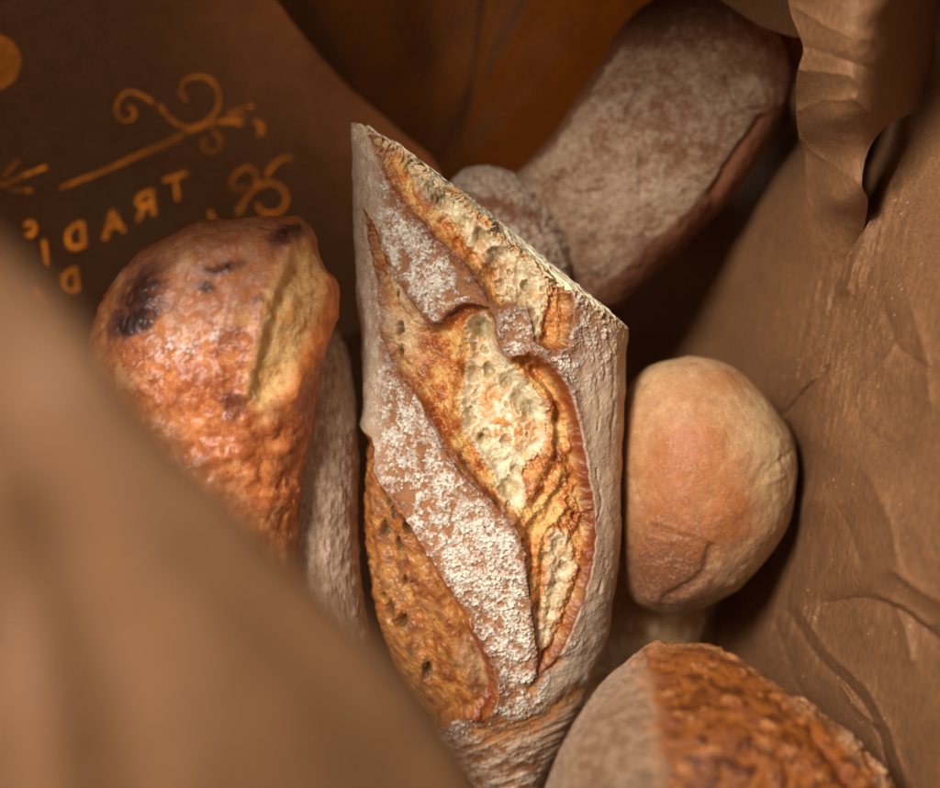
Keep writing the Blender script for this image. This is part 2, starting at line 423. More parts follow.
# --- right wall: runs down into the dark gap and folds up towards the camera on the right
def right_p(PX, PY, q, Z, tint, surf):
    jn = fbm(q / 12.0, 3, 301); jn2 = fbm(q / 12.0, 3, 302)
    rid = curve([(880, 190), (856, 262), (838, 320), (826, 380), (812, 440), (802, 500), (793, 560), (786, 620)], 30)
    # fine lengthwise wrinkles where the paper bends over the ridge
    dr = seg_d(PX, PY, rid)
    st = fbm(np.stack([(PX + 0.20 * PY + 2.5 * jn) / 4.5, (PY - 0.20 * PX) / 46.0, 0 * PX], -1), 4, 77, 0.7)
    Z = Z + UNIT * (6.5 * st * np.exp(-(dr / 34) ** 2) + 1.3 * st)
    tint = tint * (1 + (0.10 + 0.30 * np.exp(-(dr / 36) ** 2)) * np.clip(st, -1, 1))[..., None]
    # slit by the round roll
    sl = [(786, 414), (797, 402), (806, 390), (818, 380), (826, 368)]
    ds = seg_d(PX, PY, sl); side = (PX - 786) * (-46) - (PY - 414) * 40     # >0 : upper-left side
    Z = Z - UNIT * 16 * np.exp(-(ds / 2.3) ** 2) + UNIT * 5 * np.exp(-(ds / 16) ** 2) * (side < 0)
    # lower creases
    for pts, am, wd in (([(790, 612), (806, 640), (822, 662), (840, 678), (862, 700), (880, 735), (893, 790)], -9, 5),
                        ([(800, 608), (826, 650), (850, 672), (868, 690), (890, 730), (905, 780)], 8, 7),
                        ([(842, 685), (855, 705), (876, 724)], 7, 2.5),
                        ([(776, 625), (795, 680), (812, 712)], -5, 4),
                        ([(828, 603), (855, 598), (880, 600), (905, 612), (940, 640)], -12, 9),
                        ([(880, 596), (905, 606), (930, 625)], 8, 5), ([(893, 570), (920, 590), (950, 606)], 8, 6),
                        ([(893, 600), (905, 625), (912, 660)], 6, 5),
                        ([(840, 510), (850, 530), (860, 560)], -4, 4), ([(866, 470), (890, 520), (900, 570)], 7, 10),
                        ([(912, 310), (925, 350), (930, 400)], 8, 8), ([(860, 420), (880, 440), (900, 445)], -6, 7),
                        ([(905, 330), (885, 360), (862, 385)], 6, 8), ([(880, 300), (900, 350), (930, 370)], -6, 8),
                        ([(895, 155), (884, 178), (873, 212), (858, 256), (846, 290)], 12, 7)):
        Z = Z + UNIT * 1.7 * am * np.exp(-seg_d(PX + 1.2 * jn, PY + 1.2 * jn2, pts) / wd)
    # hollow behind the flap
    Z = Z - 0.030 * smooth(-8, 8, sd_poly(PX, PY, [(888, 95), (902, 112), (897, 150), (884, 178), (874, 212), (866, 214), (856, 185), (860, 150), (872, 120)], False))
    surf[..., 1] = 0.06
    # scuffed specks
    sp = smooth(0.62, 0.75, noise(q / 2.4, 91)) * smooth(-0.1, 0.4, noise(q / 60.0, 7))
    tint = mix(tint, C(205, 172, 140), sp * 0.6)
    return Z, tint, surf
z3 = rbf([(600, 200, .02), (640, 330, .02), (700, 200, .06), (700, 330, .06), (760, 250, .105), (760, 350, .115), (750, 140, .06), (800, 140, .085), (840, 300, .165), (826, 380, .182), (816, 440, .176), (812, 500, .174), (806, 560, .170), (800, 612, .166),
          (780, 410, .128), (797, 450, .130), (797, 490, .130), (790, 530, .128), (772, 565, .120), (740, 600, .10), (700, 480, .07), (720, 620, .10), (690, 700, .06), (600, 600, .03), (600, 800, .02), (765, 690, .12), (803, 690, .165), (808, 110, .150), (800, 190, .140), (808, 190, .152), (825, 235, .158), (838, 262, .160), (790, 110, .115), (880, 300, .20), (880, 400, .205), (870, 500, .215), (860, 600, .21), (860, 700, .205), (940, 120, .168), (925, 20, .16), (960, 60, .145), (1000, 0, .14), (1000, -120, .16), (900, 100, .155), (940, 300, .225), (940, 500, .245), (940, 700, .24),
          (860, 50, .10), (800, 0, .09), (880, 180, .17), (1200, 100, .30), (1200, 500, .37), (1200, 800, .37), (780, 900, .12), (900, 950, .24), (800, -250, .15), (1100, -250, .3), (1200, 1100, .36), (550, 950, .02)])
sheet('side_panel', 0, 0, 0, 0, 1.6, z3, right_p, left=[(840, -320), (780, -100), (700, 0), (630, 100), (580, 200), (560, 400), (560, 800), (560, 1100)],
      right=[(1250, -320), (1250, 100), (1250, 500), (1250, 1100)], crump=30, seed=33, scale=85)

# --- folded flap lying over the side panel, upper right
def flap_p(PX, PY, q, Z, tint, surf):
    jn = fbm(q / 12.0, 3, 303); jn2 = fbm(q / 12.0, 3, 304)
    for pts, am, wd in (([(797, 8), (820, 22), (845, 36), (870, 40)], 8, 7), ([(800, 45), (840, 58), (870, 70)], -7, 9),
                        ([(800, 70), (850, 75), (868, 95), (880, 120)], 8, 8), ([(855, 98), (868, 112), (880, 124)], 9, 5),
                        ([(800, 138), (808, 148), (822, 158)], 5, 3), ([(800, 110), (822, 100), (846, 100)], 5, 5), ([(822, 158), (850, 176), (868, 190)], 4, 8)):
        Z = Z + UNIT * 0.8 * am * np.exp(-seg_d(PX + 1.2 * jn, PY + 1.2 * jn2, pts) / wd)
    surf[..., 1] = 0.06
    return Z, tint, surf
zf_ = rbf([(788, 0, .205), (800, 100, .19), (808, 150, .170), (806, 190, .160), (815, 225, .161), (830, 255, .164), (845, 285, .166), (893, 0, .226), (886, 60, .220), (915, 0, .195), (940, 0, .150), (968, 0, .118), (962, 40, .118), (935, 50, .150), (908, 50, .190), (925, 90, .150), (905, 95, .185), (880, 105, .212), (864, 185, .20), (840, 50, .225), (835, 120, .212), (835, 200, .19), (790, -250, .30), (900, -250, .32), (1000, -250, .20), (838, 250, .172)])
sheet('flap', 0, 0, 0, 0, 1.3, zf_, flap_p,
      left=[(776, -260), (782, -90), (788, 0), (797, 30), (803, 50), (797, 75), (796, 110), (799, 138), (805, 155), (806, 190), (815, 225), (830, 255), (841, 288)],
      right=[(1010, -260), (985, -90), (968, 0), (962, 40), (948, 80), (925, 106), (893, 122), (876, 138), (866, 158), (862, 185), (868, 203), (860, 245), (847, 290)], crump=11, seed=44, scale=60)

# --- bit of paper over the far end of the long loaf
sheet('back_fold', 0, 0, 0, 0, 2.5, rbf([(720, 0, .155), (790, 40, .15), (760, -60, .17), (700, -200, .24), (800, -200, .24), (760, 30, .15)]),
      left=[(640, -200), (680, -60), (712, -8), (735, 10), (760, 26), (795, 38)], right=[(860, -230), (850, -150), (840, -80), (835, -40), (830, 0), (826, 34)], crump=6, seed=55, trans=.15)

# --- near folded rim of the bag, lower left, close to the lens
def rim(PX, PY, q, Z, tint, surf):
    e = curve([(-330, -120), (-200, 50), (-90, 170), (0, 240), (60, 295), (115, 360), (170, 430), (240, 500), (330, 590), (400, 660), (450, 720), (490, 790), (540, 900), (560, 1050)], 60)
    d = seg_d(PX, PY, e)
    Z = Z - 0.0035 * np.exp(-d / 9.0)                 # rolled over edge
    for pts, am, wd in (([(-80, 300), (30, 440), (110, 640), (150, 830)], -30, 45), ([(60, 420), (160, 560), (280, 720), (330, 830)], 26, 50),
                        ([(0, 500), (40, 640), (60, 800)], 22, 30), ([(200, 560), (300, 650), (400, 760)], -14, 25)):
        Z = Z + 0.00004 * am * np.exp(-(seg_d(PX, PY, curve(pts, 14)) / wd) ** 2)
    return Z, tint, surf
zr = rbf([(-200, 60, .442), (0, 250, .436), (120, 380, .434), (250, 520, .430), (400, 680, .420), (480, 800, .412), (0, 600, .435), (200, 780, .430), (-300, 200, .454), (-300, 900, .450), (300, 1100, .420), (540, 1000, .400)])
sheet('rim_fold', 0, 0, 0, 0, 3.0, zr, rim, left=[(-760, -120), (-720, 50), (-700, 240), (-700, 430), (-700, 590), (-700, 720), (-700, 900), (-700, 1050)],
      right=[(-330, -120), (-90, 170), (0, 240), (60, 295), (115, 360), (170, 430), (240, 500), (330, 590), (400, 660), (450, 720), (490, 790), (540, 900), (560, 1050)], crump=3, seed=66, trans=.2, scale=130)

# ================================================================== MAIN BAGUETTE
G1 = [(366, 131), (373, 155), (383, 178), (400, 201), (418, 222), (435, 240), (452, 256), (470, 271), (481, 287), (489, 303), (498, 309), (512, 306), (527, 309), (532, 322), (533, 343), (543, 349), (556, 352), (569, 348), (573, 330), (575, 304), (570, 284), (590, 240), (500, 180), (400, 110)]
G2 = [(364, 205), (368, 236), (375, 270), (380, 310), (383, 340), (390, 360), (400, 378), (415, 395), (430, 420), (445, 450), (462, 475), (480, 492), (498, 508), (513, 525), (522, 545), (526, 570), (530, 605), (534, 635), (537, 660), (535, 680),
      (545, 670), (560, 655), (568, 640), (580, 612), (588, 590), (594, 560), (596, 530), (594, 500), (588, 470), (583, 440), (577, 410), (567, 385), (555, 369), (540, 357), (525, 352), (512, 357), (501, 348), (497, 326), (491, 309), (470, 304), (455, 308), (447, 318), (437, 325), (427, 319), (415, 302), (403, 286), (393, 270), (384, 250), (376, 228)]
G3 = [(340, 420), (362, 428), (376, 448), (381, 474), (392, 492), (402, 508), (412, 526), (424, 546), (436, 565), (448, 584), (460, 602), (471, 621), (481, 640), (490, 656), (497, 678), (499, 695), (494, 710), (483, 720), (470, 716), (452, 722), (430, 735), (400, 745), (340, 700), (320, 560)]
CR2 = [(466, 322), (480, 313), (491, 318), (497, 345), (513, 364), (534, 386), (547, 405), (550, 430), (545, 452), (530, 463), (524, 482), (527, 503), (514, 511), (497, 492), (489, 472), (472, 446), (461, 425), (457, 400), (462, 380), (467, 350)]
CR2b = [(549, 538), (557, 529), (571, 533), (577, 548), (580, 570), (572, 592), (563, 615), (556, 638), (546, 652), (539, 640), (541, 612), (545, 585), (546, 560)]
CR2c = [(388, 262), (398, 285), (412, 308), (424, 322), (422, 332), (410, 322), (398, 308), (388, 290), (384, 272)]
CR1 = [(402, 158), (412, 170), (425, 172), (445, 186), (470, 208), (486, 226), (502, 240), (520, 250), (545, 268), (552, 290), (548, 318), (540, 345), (532, 330), (528, 308), (505, 304), (496, 290), (492, 268), (478, 262), (464, 240), (448, 222), (430, 210), (418, 195), (408, 178)]
CR3 = [(455, 640), (475, 640), (486, 660), (491, 682), (485, 700), (472, 698), (462, 680), (452, 660)]

def paint_main(PX, PY, q, A, ph):
    shp = PX.shape
    w = np.stack([PX / 11, PY / 11, 0 * PX], -1)
    jx = 1.9 * fbm(w, 3, 1); jy = 1.9 * fbm(w + 31, 3, 2)
    x = PX + jx; y = PY + jy
    top = np.cos(ph) > -0.05
    s1 = sd_poly(x, y, G1, False); s2 = sd_poly(x, y, G2, True, 110); s3 = sd_poly(x, y, G3, True, 70)
    s1 = np.where(top, s1, -50); s2 = np.where(top, s2, -50); s3 = np.where(np.cos(ph) > -0.6, s3, -50)
    sg = np.maximum(np.maximum(s1, s2), s3)
    n4 = fbm(q / 4.0, 3, 5); n12 = fbm(q / 12.0, 4, 6); n40 = fbm(q / 45.0, 4, 7); n2 = noise(q / 2.0, 9)
    F1, F2, ID = worley(q / 5.2, 3)
    f1, f2, idd = worley(q / 2.9, 8)
    # ---------------- floured crust
    right = np.clip(smooth(550, 596, PX) * smooth(300, 430, PY) + smooth(600, 640, PX) + smooth(528, 562, PX) * smooth(640, 690, PY), 0, 1)
    left = smooth(392, 365, PX)
    cov = 0.50 + 0.30 * n40 + 0.30 * n12
    cov += 0.02 + 0.35 * blob(PX, PY, 432, 312, 22, 14, 40) + 0.30 * blob(PX, PY, 405, 245, 22, 50, -35) + 0.35 * blob(PX, PY, 500, 610, 26, 60, -20) + 0.3 * blob(PX, PY, 470, 560, 30, 50, -35) + 0.25 * blob(PX, PY, 415, 440, 22, 60, -25)
    cov += 0.3 * blob(PX, PY, 515, 560, 12, 22, -20) + 0.25 * blob(PX, PY, 515, 345, 16, 10)
    cov -= 0.5 * blob(PX, PY, 408, 262, 5, 16, -20) + 0.5 * blob(PX, PY, 422, 455, 4, 26, -10) + 0.35 * blob(PX, PY, 478, 600, 14, 30, -30) + 0.3 * blob(PX, PY, 400, 505, 20, 10, 30) + .25 * blob(PX, PY, 462, 285, 16, 22, -40)
    crk2 = smooth(0.0, 0.22, f2 - f1)
    G1_, G2_, GI = worley(q / 4.4 + 0.35 * n4[..., None], 55); gap0 = smooth(0.0, 0.15, G2_ - G1_)
    lc = cov + 0.60 * n12 + 0.15 * n4
    big = smooth(-0.10, 0.10, lc - 0.30 - 0.66 * GI) * smooth(0.70, 0.38, G1_)
    sml = smooth(-0.10, 0.10, lc - 0.24 - 0.72 * idd) * smooth(0.68, 0.36, f1)
    H1_, H2_, HI = worley(q / 7.5 + 0.5 * n4[..., None], 57)
    hug = smooth(-0.10, 0.06, lc + 0.25 * n12 - 0.42 - 0.60 * HI) * smooth(0.80, 0.55, H1_) * smooth(0.0, 0.10, H2_ - H1_) * (0.75 + 0.25 * gap0)
    film = np.clip(0.40 * smooth(-0.15, 0.35, lc - 0.42 + 0.35 * n4), 0, 1)
    gap = smooth(0.0, 0.20, G2_ - G1_); flk = smooth(0.12, 0.42, noise(q / 3.0, 77) - 0.35 * n12 + 0.1 * n40)
    flour = np.clip(np.maximum.reduce([0.85 * hug * smooth(-.1, .5, n40 + n12), 0.9 * big * (0.30 + 0.70 * gap), 0.80 * sml * (0.4 + 0.6 * crk2) * (0.6 + 0.4 * gap), film]), 0, 1) * (1 - 0.80 * flk)
    soft = np.clip(right + left * 0.8, 0, 1)
    flour = flour * (1 - soft) + soft * np.clip(0.70 + 0.22 * n12 + 0.14 * n4, 0, 1)
    brown = mix(C(156, 106, 68), C(110, 68, 40), smooth(-0.4, 0.5, n12))
    brown = mix(brown, C(164, 116, 82), soft * 0.8)
    white = mix(C(242, 232, 214), C(208, 188, 160), soft)
    tint = mix(brown, white, flour)
    disp = 1.1 * n12 + 3.0 * n40 + (0.7 * hug + 1.1 * big * (0.3 + 0.7 * gap) + 0.8 * sml - 0.6 * flk) * (1 - 0.88 * soft) + 0.5 * n2 * (1 - .5 * soft) ; disp = disp - 0.7 * n12 * soft
    # shallow stretch cracks running along the right flank
    fl = 0
    for pts in ([(580, 305), (592, 340), (596, 365), (600, 400), (598, 430)], [(590, 300), (602, 340), (606, 380)], [(604, 312), (612, 350), (614, 400), (612, 440)], [(596, 470), (601, 500), (598, 520)],
                [(606, 560), (600, 585), (592, 600)], [(572, 300), (582, 330), (588, 352)], [(362, 250), (372, 290), (372, 330), (368, 345)], [(366, 160), (366, 200), (362, 230)]):
        fl = np.maximum(fl, np.exp(-(seg_d(x, y, curve(pts, 14)) / 1.5) ** 2))
    fl = fl * smooth(-.5, .2, n12); disp = disp - 1.6 * fl; tint = mix(tint, C(150, 104, 64), fl * 0.5)
    # wrinkled tail, stripes across
    tail = smooth(712, 738, PY + 0.28 * (PX - 500)) * (s3 < 0)
    ts = np.clip(2.2 * fbm(np.stack([(PX - .42 * PY) / 46, (PY + 0.42 * PX + 4 * n40) / 6.0, 0 * PX], -1), 3, 88), -1, 1)
    disp = disp * (1 - .5 * tail) + tail * 0.9 * ts; tint = mix(tint, mix(C(132, 78, 38), C(196, 160, 128), smooth(-0.5, 0.7, ts + n12)), tail * 0.7)
    gold = np.exp(-(seg_d(x, y, curve([(478, 728), (500, 735), (530, 726), (560, 706), (580, 690)], 16)) / 9) ** 2) + np.exp(-(seg_d(x, y, [(531, 690), (545, 668), (560, 660)]) / 5) ** 2)
    gold = np.clip(gold, 0, 1); disp = disp - 4 * gold; tint = mix(tint, mix(C(176, 112, 45), C(120, 66, 25), smooth(-.3, .4, n12)), gold * 0.85)
    # raised, toasted lips of the slashes
    out = np.clip(-sg, 0, 60)
    lip = np.exp(-((out - 2.0) / 3.2) ** 2) * (sg < 0)
    lipw = 0.35 + 0.65 * np.clip(blob(PX, PY, 450, 270, 50, 70, -40) + blob(PX, PY, 498, 680, 30, 50) + blob(PX, PY, 560, 400, 30, 70) + blob(PX, PY, 430, 320, 26, 16) + 0.8 * blob(PX, PY, 500, 540, 50, 60), 0, 1)
    disp = disp + 5.5 * np.exp(-(out / 9) ** 2) * lipw * (sg < 2) * (1 - soft * 0.4)
    tint = mix(tint, C(128, 66, 34), lip * 0.55 * (0.4 + lipw) * (0.6 + 0.6 * (n4 > 0.0)) * (1 - 0.6 * left))
    rough = np.full(shp, 0.88); sss = np.full(shp, 0.0); bmp = 0.8 - 0.5 * soft

    # ---------------- baked inside of the slashes
    ins = smooth(-0.3, 1.2, sg)
    strk = fbm(np.stack([(PX * .86 - PY * .5) / 4.5, (PX * .5 + PY * .86) / 18, 0 * PX], -1), 4, 15)
    t = np.clip(0.5 + 0.75 * n12 + 0.4 * strk, 0, 1)
    w2 = np.stack([(PX * .86 - PY * .5) / 7.0, (PX * .5 + PY * .86) / 13.0, 0 * PX], -1) + 0.5 * n12[..., None]
    net = 1 - np.abs(noise(w2, 151)) * 3.2; net2 = 1 - np.abs(noise(w2 * 2.1 + 9, 152)) * 3.0
    hgt = np.clip(0.5 * net + 0.35 * net2, 0, 1)
    big2 = fbm(q / 24.0, 3, 171)
    bake = mix(C(216, 168, 100), C(196, 116, 46), smooth(-0.35, 0.15, big2 + 0.4 * n12))
    bake = mix(bake, C(152, 74, 26), smooth(0.0, 0.5, big2 + .5 * n12 + 0.45 * strk + 0.25 * n4) * 0.9)
    bake = mix(bake, C(134, 64, 26), smooth(0.25, 0.7, n40 + 0.7 * strk) * 0.7)
    bake = mix(bake, C(226, 182, 118), hgt * 0.45 * smooth(0.2, -0.3, n40))
    speck = smooth(0.30, 0.52, noise(q / 2.3, 162)); bake = mix(bake, C(236, 196, 140), speck * 0.45)
    speck2 = smooth(0.25, 0.5, noise(q / 2.8, 163)); bake = mix(bake, C(120, 58, 24), speck2 * 0.45)
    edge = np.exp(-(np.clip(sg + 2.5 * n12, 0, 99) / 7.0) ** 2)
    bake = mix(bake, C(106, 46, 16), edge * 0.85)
    ch = fbm(q / 26.0, 3, 44)
    rgt = (PX - 470) * 0.5 + (PY - 400) * -0.6
    # --- depth of the opening
    rr = np.exp(-(seg_d(x, y, curve([(520, 354), (545, 362), (562, 384), (574, 412), (581, 445), (587, 475), (592, 510), (593, 550), (587, 580), (570, 630), (545, 668)], 20)) / 8) ** 2)
    depth = -11.5 * smooth(0, 10, sg) + (1 - .75 * rr) * (3.0 * n12 + 4.5 * big2 + 2.0 * strk + 0.45 * n4 + 0.7 * hgt + 0.6 * speck - np.where(s3 > 0, 1.6 * n12 + .3 * n4 + .5 * speck, 0)) * np.where(s3 > 0, 0.75, 1.0)
    blister = np.clip(noise(q / 3.2, 61), 0, 1); depth = depth + 0.8 * (1 - .8 * rr) * blister * smooth(0, 6, sg)
    # fold ridges that run inside, parallel to the flaps
    def ridge(pts, am, wd): return am * np.exp(-(seg_d(x, y, curve(pts, 22)) / wd) ** 2)
    R = [
        ridge([(388, 330), (400, 350), (416, 368), (432, 392), (446, 418), (462, 448), (482, 474), (500, 498), (516, 516)], 6, 6),
        ridge([(396, 385), (420, 408), (440, 440), (458, 470), (478, 490)], -5, 3.0),
        ridge([(470, 316), (458, 340), (452, 380), (450, 410), (462, 440)], 8, 7),
        ridge([(452, 312), (466, 309), (482, 309)], -7, 6),
        ridge([(510, 360), (526, 374), (540, 386), (550, 402), (553, 425), (551, 452)], 10, 5),
        ridge([(515, 352), (534, 362), (552, 380), (563, 402), (570, 425), (572, 450)], 4, 4),
        ridge([(527, 364), (545, 376), (558, 396), (562, 420)], -8, 5),
        ridge([(548, 460), (536, 480), (526, 506), (516, 522)], 8, 8),
        ridge([(565, 470), (548, 500), (530, 520), (520, 536)], 6, 5),
        ridge([(574, 500), (560, 520), (546, 532), (538, 560), (536, 600)], 6, 5),
        ridge([(590, 530), (584, 560), (574, 590), (562, 622), (550, 650)], 4, 4),
        ridge([(495, 430), (515, 420), (535, 417), (548, 420)], 4, 2.5),
        ridge([(374, 150), (384, 175), (402, 200), (422, 226), (448, 252), (468, 270), (486, 292)], -4, 5),
        ridge([(392, 160), (400, 185), (412, 205), (430, 224), (452, 246), (478, 268)], 7, 6),
        ridge([(412, 168), (416, 190), (424, 208), (436, 216)], 9, 6),
        ridge([(466, 212), (474, 222), (486, 224)], 6, 5), ridge([(484, 232), (482, 252), (490, 270)], 8, 5),
        ridge([(500, 238), (494, 252), (484, 262)], 7, 4),
        ridge([(518, 250), (514, 275), (518, 300)], 5, 3), ridge([(534, 262), (540, 290), (540, 330)], 6, 4), ridge([(556, 282), (560, 310), (560, 344)], 4, 6),
        ridge([(372, 240), (380, 275), (386, 310), (390, 340)], 4, 4),
        ridge([(380, 470), (396, 520), (420, 570), (440, 620), (462, 670), (474, 706)], 8, 13),
        ridge([(404, 520), (430, 565), (456, 610), (476, 650), (486, 690)], -3, 4),
        ridge([(366, 470), (372, 540), (388, 610), (415, 670)], 3, 6),
    ]
    for r_ in R: depth = depth + r_
    # ---------------- crumb windows
    c2 = sd_poly(x, y, CR2); c2b = sd_poly(x, y, CR2b); c2c = sd_poly(x, y, CR2c); c1 = sd_poly(x, y, CR1, True, 80); c3 = sd_poly(x, y, CR3)
    crumb = np.maximum.reduce([smooth(-3, 6, c2 + 3 * n12 + 2 * n4), 0.8 * smooth(-3, 8, c2b + 4 * n12), 0.6 * smooth(-3, 5, c2c + 4 * n12), 0.9 * smooth(-3, 7, c1 + 6 * n12 + 2 * n4), 0.75 * smooth(-4, 9, c3 + 4 * n12)])
    crumb = np.maximum(crumb, 0.6 * smooth(0.1, .4, n40 + 0.3 * n12) * blob(PX, PY, 568, 500, 16, 34, 0))
    crumb = np.maximum(crumb, 0.55 * blob(PX, PY, 398, 330, 14, 32, -25)); 
    gl = blob(PX, PY, 385, 560, 26, 120, -10); crumb = np.maximum(crumb, 0.55 * gl * smooth(-0.35, 0.2, n12) * (s3 > 0))
    crumb = crumb * ins
    b1, b2, bid = worley(q / np.array([13, 16, 14.]) + 0.25 * n12[..., None], 21)
    e1, e2, eid = worley(q / 5.5 + 0.25 * n12[..., None], 29)
    cc_ = mix(C(226, 210, 176), C(206, 182, 138), smooth(-0.4, 0.4, n12))
    cc_ = mix(cc_, C(236, 226, 200), hgt * 0.6)
    cc_ = mix(cc_, C(180, 162, 118), smooth(0.15, 0.5, fbm(q / 18.0, 3, 191)) * 0.6)
    toast = 1.2 * blob(PX, PY, 512, 428, 30, 15, 10) + 0.7 * blob(PX, PY, 474, 360, 8, 26) + 0.8 * blob(PX, PY, 488, 215, 10, 8) + 0.8 * blob(PX, PY, 557, 310, 12, 40) + 0.5 * blob(PX, PY, 500, 275, 10, 14) + .7 * blob(PX, PY, 495, 395, 20, 12) + .8 * blob(PX, PY, 480, 246, 5, 22, -20)
    toast += 0.4 * smooth(0.15, 0.0, b2 - b1) * smooth(0, .5, n12 + .2)
    cc_ = mix(cc_, C(220, 148, 74), toast * smooth(-0.6, 0.3, n4 + n12))
    wall = smooth(0.22, 0.04, b2 - b1)
    pits = (-2.6 * smooth(0.75, 0.15, b1) * (bid > 0.5) - 0.9 * smooth(0.7, 0.2, e1) * (eid > 0.7))
    cdep = -13.0 * smooth(-2, 11, np.maximum.reduce([c2, c2b * 0.7, c1 * 0.45])) + 9 * blob(PX, PY, 512, 425, 26, 30) - 6 * blob(PX, PY, 480, 335, 16, 24) + pits + 0.8 * wall * (n12 > 0) + 3.0 * n12 + 0.8 * n4 + 1.2 * strk
    rb_ = random.Random(4)
    bub = []
    def fill(x0, x1, y0, y1, n, rmin, rmax, pol):
        for _ in range(n * 6):
            bx, by = rb_.uniform(x0, x1), rb_.uniform(y0, y1); r = rmin + (rmax - rmin) * rb_.random() ** 2.2
            if sd_poly(np.array([bx]), np.array([by]), pol)[0] < r * 0.5: continue
            if any(math.hypot(bx - u[0], by - u[1]) < (r + u[2]) * 0.85 for u in bub): continue
            bub.append((bx, by, r, r * rb_.uniform(0.45, 0.8)))
            n -= 1
            if n <= 0: break
    fill(455, 552, 312, 512, 15, 3.0, 16.0, CR2); fill(540, 582, 528, 652, 5, 2, 8, CR2b); fill(400, 560, 158, 345, 14, 3.0, 15, CR1)
    fill(358, 440, 450, 700, 46, 1.4, 5.5, G3); fill(384, 424, 262, 332, 8, 1.4, 3.5, CR2c); fill(560, 592, 460, 530, 8, 2, 5, G2)
    bx_ = x + 2.6 * n12 + 1.6 * n4; by_ = y + 2.6 * fbm(q / 12.0, 3, 66) + 1.6 * n2
    for hx, hy, hr, hd in bub:
        I = np.nonzero((np.abs(PX - hx) < hr * 2 + 9) & (np.abs(PY - hy) < hr * 2 + 9) & top)
        sx = 1 + 0.5 * math.sin(hx * 7.7); dd = np.hypot((bx_[I] - hx) * (0.8 + 0.3 * sx), by_[I] - hy) / hr
        pit = np.sqrt(np.clip(1 - dd * dd, 0, 1)); rimh = np.exp(-((dd - 1.08) / 0.22) ** 2)
        soft_ = pit ** 1.5 if hr > 4 else pit
        cdep[I] -= min(hd, 6) * soft_ - 0.35 * rimh; depth[I] -= hd * pit * 0.9
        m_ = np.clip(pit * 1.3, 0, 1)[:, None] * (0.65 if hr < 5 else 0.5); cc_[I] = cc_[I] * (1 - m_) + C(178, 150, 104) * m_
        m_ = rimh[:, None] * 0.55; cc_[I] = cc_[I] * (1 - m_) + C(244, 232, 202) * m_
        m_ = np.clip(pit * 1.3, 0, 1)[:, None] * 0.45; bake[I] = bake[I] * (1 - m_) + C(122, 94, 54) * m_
    # the bubbles one can point at
    hole = []
    for hx, hy, hr, hd in ((488, 371, 8, 7), (508, 383, 9, 5), (530, 410, 9, 6), (520, 398, 12, 4), (472, 347, 5, 5), (481, 438, 3.2, 6), (509, 505, 4.5, 6), (497, 490, 6, 3), (395, 296, 3.2, 6), (398, 328, 4, 6), (399, 352, 4, 6),
                           (540, 372, 9, 6), (483, 330, 12, 5), (576, 480, 6, 6), (573, 502, 5, 5), (580, 517, 5, 5), (550, 560, 6, 4), (406, 528, 5, 8), (394, 548, 6, 7), (378, 530, 5, 8), (400, 585, 4, 7), (383, 615, 7, 9), (397, 626, 6, 9), (422, 678, 6, 8), (372, 585, 3, 6), (376, 600, 3, 6),
                           (530, 290, 8, 5), (470, 256, 6, 4), (478, 234, 7, 6), (402, 160, 6, 5), (495, 255, 9, 5), (520, 300, 9, 6), (551, 618, 2.5, 3), (560, 628, 2.5, 3), (456, 244, 6, 4), (432, 200, 6, 4), (385, 500, 5, 7), (392, 512, 5, 6)):
        dd = np.hypot(x - hx + 1.5 * n12, (y - hy) * (0.5 if hx < 430 else 0.85) + 1.5 * n4) / hr
        pit = smooth(1.1, 0.35, dd); rimh = np.exp(-((dd - 1.15) / 0.25) ** 2)
        cdep = cdep - hd * pit + 0.5 * rimh; depth = depth - 1.3 * hd * pit * np.where(s3 > 0, 1, 1 - np.clip(crumb * 1.5, 0, 1))
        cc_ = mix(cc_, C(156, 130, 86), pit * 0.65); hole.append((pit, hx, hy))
    crd = crumb * np.where(s3 > 0, 0.2, 1.0)
    inner = depth * (1 - crd) + (cdep + 0.35 * sum(R)) * crd
    itint = mix(bake, cc_, crumb)
    itint = mix(itint, C(120, 60, 26), (s3 > 0) * smooth(-.05, .4, big2 + .4 * n12) * .7)
    shade3 = (s3 > 0) * smooth(455, 380, PX - 0.45 * (PY - 500))      # shade thrown by the left loaf, painted into the slash colour
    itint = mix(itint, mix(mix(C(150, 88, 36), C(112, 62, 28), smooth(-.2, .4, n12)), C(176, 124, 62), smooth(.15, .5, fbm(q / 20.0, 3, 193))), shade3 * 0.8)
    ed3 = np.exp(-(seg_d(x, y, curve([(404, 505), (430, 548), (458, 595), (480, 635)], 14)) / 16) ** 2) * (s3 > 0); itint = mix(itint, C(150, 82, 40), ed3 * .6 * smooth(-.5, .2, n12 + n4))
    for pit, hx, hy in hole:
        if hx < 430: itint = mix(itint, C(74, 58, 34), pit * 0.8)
    rim3 = np.exp(-(seg_d(x, y, curve([(470, 628), (482, 652), (490, 680), (488, 700), (477, 714)], 14)) / 5.5) ** 2) * (s3 > 0)
    itint = mix(itint, C(120, 52, 24), rim3 * 0.85); inner = inner + 7 * rim3
    rimr = np.exp(-(seg_d(x, y, curve([(520, 354), (545, 362), (562, 384), (574, 412), (581, 445), (587, 475), (592, 510), (593, 550), (587, 580)], 20)) / 4.5) ** 2) * ins
    itint = mix(itint, C(126, 58, 22), rimr * 0.8)
